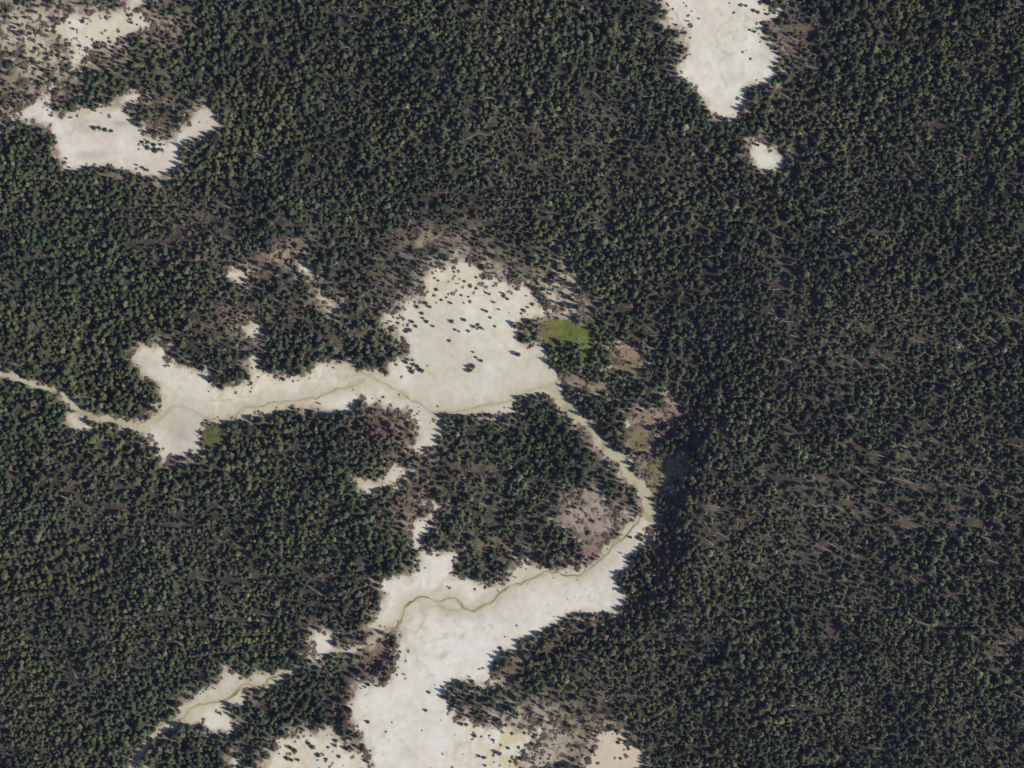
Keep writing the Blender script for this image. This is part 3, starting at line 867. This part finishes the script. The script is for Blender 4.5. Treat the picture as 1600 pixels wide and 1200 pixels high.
scatter(zz(0, 0, [(590, 800), (625, 803), (660, 812), (700, 818)]), 'in the small row inside the hooked clearing', 'row of trees inside the hooked clearing', .62)
scatter(zz(0, 0, [(890, 890), (930, 888), (925, 925), (965, 905), (970, 940), (1005, 905), (1000, 935)]), 'in the round clump inside the hooked clearing', 'clump inside the hooked clearing', .7)
scatter(zz(0, 0, [(895, 1050), (925, 1066)]), 'in the tiny pair near the hooked clearing south rim', 'pair inside the hooked clearing', .55)
scatter(zz(0, 0, [(462, 182), (545, 70), (515, 135), (805, 95), (820, 122), (505, 290), (622, 272), (742, 245), (838, 217), (775, 268), (690, 262), (400, 130), (860, 60), (345, 200), (455, 330), (430, 410), (370, 350)]),
        'scattered on the cream north-western flat', 'pines on the cream flat', .55)
scatter(zz(950, 0, [(785, 85), (862, 42), (822, 38), (908, 72), (935, 82), (882, 190), (915, 205), (965, 150), (990, 95), (950, 20), (1040, 90)]), 'sparse on the wedge clearing upper east side', 'sparse pines on the wedge clearing', .5)
scatter(zz(950, 0, [(512, 240), (520, 75), (405, 62), (398, 122), (470, 180), (380, 170), (455, 270)]), 'sparse on the wedge clearing upper west side', 'sparse pines on the wedge clearing west', .45, 6)
scatter(zz(560, 380, [(345, 760), (370, 770), (330, 785), (385, 790), (400, 800), (340, 805), (300, 745)]), 'in the dark clump on the basin west side', 'dark clump on the basin', .6)
scatter(zz(560, 380, [(695, 775), (715, 770), (705, 795), (690, 800)]), 'in the tight clump in mid basin', 'tight clump in mid basin', .62)
scatter(zz(560, 380, [(965, 500), (985, 520), (1075, 495), (1100, 510), (1090, 540), (1115, 570), (1040, 540), (1030, 605), (1065, 610), (1110, 600)]), 'in the dark group beside the green meadow', 'dark group beside the green meadow', .85)
scatter(zz(560, 380, [(995, 695)]), 'standing alone in the basin near its pinkish corner', 'lone basin pine', .7)
scatter(zz(560, 380, [(425, 378), (450, 400), (340, 492), (362, 520), (300, 552), (325, 545), (400, 440), (405, 470), (430, 490), (470, 520), (250, 470), (210, 530), (370, 400), (490, 290), (520, 355), (180, 812), (250, 500)]),
        'scattered on the basin north-west flank', 'scattered pines on the basin flank', .55)
scatter(zz(560, 380, [(602, 308), (645, 326), (690, 336), (665, 240), (738, 215), (795, 215), (845, 268), (702, 272), (735, 285), (800, 310), (820, 318), (905, 315), (912, 335), (935, 350), (960, 237), (782, 418), (802, 426), (880, 415), (850, 370), (580, 375),
                       (1050, 330), (1108, 325), (1032, 420), (1090, 382), (1060, 400), (990, 290), (480, 220), (500, 235), (600, 180), (870, 215)]),
        'scattered across the northern head of the basin', 'scattered pines at the basin head', .42)
scatter(zz(560, 380, [(665, 480), (722, 522), (745, 535), (765, 530), (690, 550), (605, 540), (632, 552), (856, 520), (585, 490), (720, 682), (738, 715), (768, 735), (570, 610), (825, 465)]), 'scattered low in the middle of the basin', 'small pines in mid basin', .48)
scatter(zz(500, 840, [(662, 1080), (682, 968), (772, 935), (952, 900), (300, 1152), (1130, 692), (885, 1165), (915, 1170)]), 'alone on the long white clearing', 'lone pines on the long clearing', .55)
scatter(zz(180, 900, [(1100, 1075), (1125, 1090), (1080, 1140), (1105, 1150), (1145, 1150), (1212, 1048), (1235, 1070), (1332, 1070), (1402, 1130), (1470, 1068), (1485, 1085), (1320, 1145), (1440, 1020), (1550, 1062), (1380, 1030), (1270, 1120)]),
        'speckling the white patch at the bottom edge', 'pines on the speckled patch', .6)
scatter(zz(660, 900, [(330, 1000), (485, 1110), (465, 1100), (562, 985), (355, 1125), (385, 1135), (552, 1160), (540, 1075), (605, 1075), (700, 1005), (640, 980), (445, 1028), (690, 1050), (580, 1150), (395, 1185)]),
        'dotting the yellowish ground at the bottom', 'pines on the yellow ground', .55)
scatter(zz(660, 900, [(1240, 1022), (1225, 1040), (1290, 1080), (1240, 1140)]), 'at the edge of the tan bottom patch', 'pines on the tan patch', .55)
scatter(zz(700, 700, [(1195, 560), (1210, 575), (1250, 600), (1030, 545), (790, 370), (870, 540), (880, 530), (910, 460)]), 'by the green runoff and dead pinkish patch', 'pines by the pinkish patch', .65)
scatter(zz(700, 700, [(750, 340), (830, 300), (800, 430), (850, 470), (940, 380), (960, 450), (1000, 500), (770, 480), (900, 610), (930, 540), (1010, 430), (880, 350)]), 'among the dead pinkish patch', 'bare trees on the pinkish patch', .6, None, range(12))

HC, WC, BA, LC = 'hooked clearing', 'wedge clearing', 'basin', 'long clearing'
rim(zz(0, 0, [(385, 1090), (540, 1070), (660, 1060), (790, 1082), (900, 1122), (980, 1140)]), 'south rim of the ' + HC, 'south rim of the hooked clearing', 'west end')
rim(zz(0, 0, [(1060, 1100), (1140, 1030), (1130, 950), (1230, 880), (1330, 830), (1380, 790)]), 'south-east rim of the ' + HC, 'south-east rim of the hooked clearing', 'lower end')
rim(zz(950, 0, [(425, 470), (500, 530), (550, 580), (600, 650), (645, 740)]), 'south-west rim of the ' + WC, 'south-west rim of the wedge clearing', 'upper end')
rim(zz(950, 0, [(840, 700), (870, 650), (880, 570), (960, 575), (1020, 540), (1080, 480), (1070, 400), (1085, 350), (1040, 295)]), 'east rim of the ' + WC, 'east rim of the wedge clearing', 'south tip', 1.05)
rim(zz(500, 600, [(765, 190), (770, 270), (780, 330), (745, 385), (690, 435)]), 'east rim of the ' + BA + ' southern lobe', 'east rim of the southern lobe', 'north end')
rim(zz(500, 600, [(800, 200), (900, 190), (1000, 195), (1110, 200), (1215, 185), (1230, 90), (1330, 85), (1400, 100)]), 'south-east rim of the ' + BA, 'south-east rim of the basin', 'west end', .95)
rim(zz(700, 700, [(1290, 600), (1210, 650), (1150, 690), (1130, 760), (1075, 805), (1085, 850), (1125, 920)]), 'east rim of the ' + LC, 'east rim of the long clearing', 'north end', 1.1)
rim(zz(500, 840, [(1900, 400), (1780, 350), (1600, 490), (1500, 550), (1450, 575), (1360, 632), (1270, 660), (1240, 740), (1170, 735), (1100, 835)]), 'south-east rim of the ' + LC, 'south-east rim of the long clearing', 'upper end', 1.1)
N_SINGLE = len(TAKEN)

# ------------------------------------------------------------------ the forest mass
SPC = 3.2
rows = int(820 / (SPC * .87))
PX, PY = [], []
for r in range(rows):
    xs = np.arange(-510, 510, SPC) + (r % 2) * SPC * .5
    PX.append(xs)
    PY.append(np.full(xs.shape, -410 + r * SPC * .87))
fx, fy = np.concatenate(PX), np.concatenate(PY)
fx = fx + RNG.uniform(-1.35, 1.35, fx.shape)
fy = fy + RNG.uniform(-1.35, 1.35, fy.shape)
px, py = w2p(fx, fy)
sp, lu = zones(SPARSE, px, py), zones(LUSH, px, py)
sdp, mdp = grid_at(SD, fx, fy), grid_at(MD, fx, fy)
clump = fbm(fx, fy, 26, 3, 3)
tight = fbm(fx, fy, 6.5, 0, 2)
gaps = fbm(fx, fy, 11, 6, 2)
keep = RNG.random(fx.shape) < np.clip(1.03 - .52 * sp * (.5 + gaps) - .34 * sstep(.58, .76, gaps) - .5 * sstep(.52, .70, tight), .05, 1)
yl = zones(YELLOW, px, py)
keep &= RNG.random(fx.shape) > np.clip(.9 * yl, 0, .55)
keep &= sdp > RNG.uniform(-.6, 1.8, fx.shape)
keep &= grid_at(SP, fx, fy) > RNG.uniform(.9, 2.3, fx.shape)
keep &= mdp > RNG.uniform(-1.2, 1.2, fx.shape)
# logs added along the sun's azimuth, with lanes cleared, as sunlit streaks
lm = 900
lgx, lgy = RNG.uniform(-470, 470, lm * 6), RNG.uniform(-370, 370, lm * 6)
lpx, lpy = w2p(lgx, lgy)
lk = (RNG.random(lm * 6) < np.clip(.04 + 1.0 * zones(SPARSE, lpx, lpy) * (lpx > 1080) + .15 * zones(SPARSE, lpx, lpy), 0, 1)) & (grid_at(SD, lgx, lgy) > 6) & (grid_at(MD, lgx, lgy) > 6)
lgx, lgy = lgx[lk], lgy[lk]
lga = RNG.normal(math.radians(-22), .35, len(lgx)) + np.where(RNG.random(len(lgx)) < .5, math.pi, 0)
for x0, y0, a0 in zip(lgx, lgy, lga):
    near = np.nonzero((np.abs(fx - x0) < 8) & (np.abs(fy - y0) < 8))[0]
    ca, sa = math.cos(a0), math.sin(a0)
    al, ac = (fx[near] - x0) * ca + (fy[near] - y0) * sa, -(fx[near] - x0) * sa + (fy[near] - y0) * ca
    keep[near[(np.abs(al) < 6.5) & (np.abs(ac) < 1.7)]] = False
# single trees keep their own room
T = np.array(TAKEN)
cell = {}
for i, (x, y, r) in enumerate(TAKEN):
    cell.setdefault((int(x // 6), int(y // 6)), []).append(i)
for q in np.nonzero(keep)[0]:
    a, b = int(fx[q] // 6), int(fy[q] // 6)
    for da in (-1, 0, 1):
        for db in (-1, 0, 1):
            for i in cell.get((a + da, b + db), ()):
                if (fx[q] - T[i, 0]) ** 2 + (fy[q] - T[i, 1]) ** 2 < T[i, 2] ** 2:
                    keep[q] = False
# stragglers on the bare rims and inside the olive and dead patches
sx, sy = RNG.uniform(-500, 500, 60000), RNG.uniform(-400, 400, 60000)
spx, spy = w2p(sx, sy)
ss = grid_at(SD, sx, sy)
famdead = np.zeros(sx.shape)
for c in CLEAR:
    if c['fam'] in ('olive', 'brown', 'dead'):
        i0, i1, j0, j1 = c['box']
        G = np.full(GXX.shape, 40.0)
        G[i0:i1, j0:j1] = c['sd']
        famdead = np.maximum(famdead, (grid_at(G, sx, sy) < 0) * 1.0)
prob = np.where((ss < 0) & (ss > -9), .025 + .13 * sstep(-3.5, 0, ss) + .6 * zones(SPARSE, spx, spy) ** 1.3 * sstep(-9, 0, ss), 0) + .16 * famdead * (ss < 0)
prob = prob * (grid_at(ST, sx, sy) > 4) * (grid_at(SP, sx, sy) > 1)
sk = RNG.random(sx.shape) < prob
fx, fy = np.concatenate([fx[keep], sx[sk]]), np.concatenate([fy[keep], sy[sk]])
small = np.concatenate([np.zeros(keep.sum(), bool), np.ones(sk.sum(), bool)])
px, py = w2p(fx, fy)
n = len(fx)
sp, lu = zones(SPARSE, px, py), zones(LUSH, px, py)
red = zones(RED, px, py)
fz = ground_z(fx, fy) - .15
stand = fbm(fx, fy, 55, 1, 3)
size = np.clip(RNG.lognormal(-.03, .25, n), .5, 1.65) * (1 - .38 * sp) * (.70 + .56 * stand)
size = np.where(small, size * RNG.uniform(.4, .65, n), size)
u = RNG.random(n)
variant = RNG.choice([0, 0, 1, 1, 2, 2, 3, 3, 4, 5, 6], n)
variant = np.where(u < .022 + .20 * sp ** 1.3, NP + RNG.integers(0, 3, n), variant)
variant = np.where(small & (RNG.random(n) < .35), 6, variant)
hue = np.clip(fbm(fx, fy, 50, 5, 3) * 1.5 - .35 + RNG.normal(0, .25, n), 0, 1)
tint = mixc(np.broadcast_to(np.array([.070, .102, .052]), (n, 3)), (.148, .162, .066), hue)
tint = mixc(tint, (.085, .155, .045), np.clip(lu * RNG.uniform(.2, 1.2, n), 0, 1))
brown = (RNG.random(n) < .02 + .38 * sp + .4 * red) * RNG.uniform(.5, 1, n)
tint = mixc(tint, (.205, .16, .12), brown)
tint = mixc(tint, (.21, .125, .10), red * RNG.uniform(0, .8, n))
tint = tint * (RNG.lognormal(0, .28, n) * (.66 + .64 * fbm(fx, fy, 34, 7, 3)))[:, None]


def mass(name, label, cat, kinds, x, y, z, variant, rot, scl, tint):
    """one uncountable mass: points that carry copies of the given kinds"""
    me = bpy.data.meshes.new(name)
    me.from_pydata(np.stack([x, y, z], -1).tolist(), [], [])
    me.attributes.new('variant', 'INT', 'POINT').data.foreach_set('value', variant.astype(np.int32))
    for nm, arr in (('rot', rot), ('scl', scl), ('tint', tint)):
        me.attributes.new(nm, 'FLOAT_VECTOR', 'POINT').data.foreach_set('vector', arr.astype(np.float32).ravel())
    o = link(name, me, label=label, cat=cat, kind='stuff')
    ng = bpy.data.node_groups.new(name + '_instances', 'GeometryNodeTree')
    ng.interface.new_socket('Geometry', in_out='INPUT', socket_type='NodeSocketGeometry')
    ng.interface.new_socket('Geometry', in_out='OUTPUT', socket_type='NodeSocketGeometry')
    gi, go = ng.nodes.new('NodeGroupInput'), ng.nodes.new('NodeGroupOutput')
    ci = ng.nodes.new('GeometryNodeCollectionInfo')
    ci.inputs['Collection'].default_value = kinds
    ci.inputs['Separate Children'].default_value = True
    ci.inputs['Reset Children'].default_value = True
    ip = ng.nodes.new('GeometryNodeInstanceOnPoints')
    ip.inputs['Pick Instance'].default_value = True

    def named(nm, ty):
        a = ng.nodes.new('GeometryNodeInputNamedAttribute')
        a.data_type = ty
        a.inputs['Name'].default_value = nm
        return a.outputs['Attribute']
    ng.links.new(gi.outputs[0], ip.inputs['Points'])
    ng.links.new(ci.outputs[0], ip.inputs['Instance'])
    ng.links.new(named('variant', 'INT'), ip.inputs['Instance Index'])
    ng.links.new(named('rot', 'FLOAT_VECTOR'), ip.inputs['Rotation'])
    ng.links.new(named('scl', 'FLOAT_VECTOR'), ip.inputs['Scale'])
    ng.links.new(ip.outputs[0], go.inputs[0])
    o.modifiers.new('instances', 'NODES').node_group = ng
    return o


rot = np.stack([RNG.normal(0, .045, n), RNG.normal(0, .045, n), RNG.uniform(0, 6.283, n)], -1)
wide = RNG.uniform(.85, 1.2, n)
scl = np.stack([size * wide, size * wide, size * RNG.uniform(.85, 1.1, n)], -1)
mass('forest', 'dense mass of dark green pines covering the hills around the clearings', 'forest', protos, fx, fy, fz, variant, rot, scl, tint)
mass('streak_logs', 'pale logs added as sunlit streaks between the trees of the thin forest', 'logs', timber, lgx, lgy, ground_z(lgx, lgy), RNG.integers(0, 3, len(lgx)),
     np.stack([np.zeros(len(lgx)), np.zeros(len(lgx)), lga], -1), np.repeat(RNG.uniform(.8, 1.3, len(lgx))[:, None], 3, 1), np.full((len(lgx), 3), .4))

# ------------------------------------------------------------------ brown and green scrub along the rims, the streams and in the thin forest
m = 170000
bx_, by_ = RNG.uniform(-500, 500, m), RNG.uniform(-400, 400, m)
bpx, bpy_ = w2p(bx_, by_)
bs, bst = grid_at(SD, bx_, by_), grid_at(ST, bx_, by_)
bsp = zones(SPARSE, bpx, bpy_)
patch = sstep(.40, .62, fbm(bx_, by_, 10, 5, 3))
pr = np.exp(-((bs - .3) / 3.4) ** 2) * (.25 + .75 * patch) + .7 * bsp * (bs > 0) * patch + .22 * (bs > 0) + .003 * (bs < -4) * patch
brz = zones(BRUSH, bpx, bpy_)
pr = pr + .55 * brz * (bs < 0) * np.maximum(sstep(.5, .62, fbm(bx_, by_, 5.5, 3, 2)), sstep(.9, 1.4, brz)) * (bs > -32)
pr = pr + .22 * np.exp(-((bs + 5) / 5.0) ** 2) * patch * bsp
dp = np.zeros(m)
for c in CLEAR:
    if c['fam'] in ('olive', 'brown', 'dead'):
        i0, i1, j0, j1 = c['box']
        G = np.full(GXX.shape, 40.0)
        G[i0:i1, j0:j1] = c['sd']
        dp = np.maximum(dp, (grid_at(G, bx_, by_) < 0) * 1.0)
pr = np.where(bst < 1.2, .0, pr) + .8 * dp * (.25 + .75 * patch) + .16 * np.exp(-((bst - 2.2) / 1.3) ** 2) * (bs < 0) * sstep(.5, .6, fbm(bx_, by_, 7, 1, 2))
pr = np.where(grid_at(MD, bx_, by_) < -1, .12, pr)
pr = pr * (grid_at(SP, bx_, by_) > RNG.uniform(-.6, 1.0, m))
bk = RNG.random(m) < pr * .6
bx_, by_, bs, bst, bsp = bx_[bk], by_[bk], bs[bk], bst[bk], bsp[bk]
bpx, bpy_ = w2p(bx_, by_)
nb_ = len(bx_)
bt = mixc(np.broadcast_to(np.array([.17, .135, .10]), (nb_, 3)), (.27, .205, .155), RNG.random(nb_))
bt = mixc(bt, (.10, .11, .055), (RNG.random(nb_) < .3) * .8)
bt = mixc(bt, (.31, .20, .155), np.clip(zones(RED, bpx, bpy_) * 1.1, 0, 1) * RNG.random(nb_))
bt = mixc(bt, (.25, .27, .10), np.exp(-(bst / 3.5) ** 2) * .9)
bt = mixc(bt, (.17, .24, .06), (grid_at(MD, bx_, by_) < 0) * .9)
bz = np.where(bst < 4, .5, 1.0) * RNG.lognormal(.12, .35, nb_) * np.where(bs < -3, .7, 1.0)
mass('scrub', 'brownish low scrub fringing the clearings and thin forest', 'scrub', brush, bx_, by_, ground_z(bx_, by_) + .02, RNG.integers(0, 3, nb_),
     np.stack([np.zeros(nb_), np.zeros(nb_), RNG.uniform(0, 6.28, nb_)], -1), np.stack([bz, bz, bz * RNG.uniform(.7, 1.2, nb_)], -1), bt)
print('single trees', N_SINGLE, 'forest trees', n, 'scrub', nb_, 'logs', len(lgx))
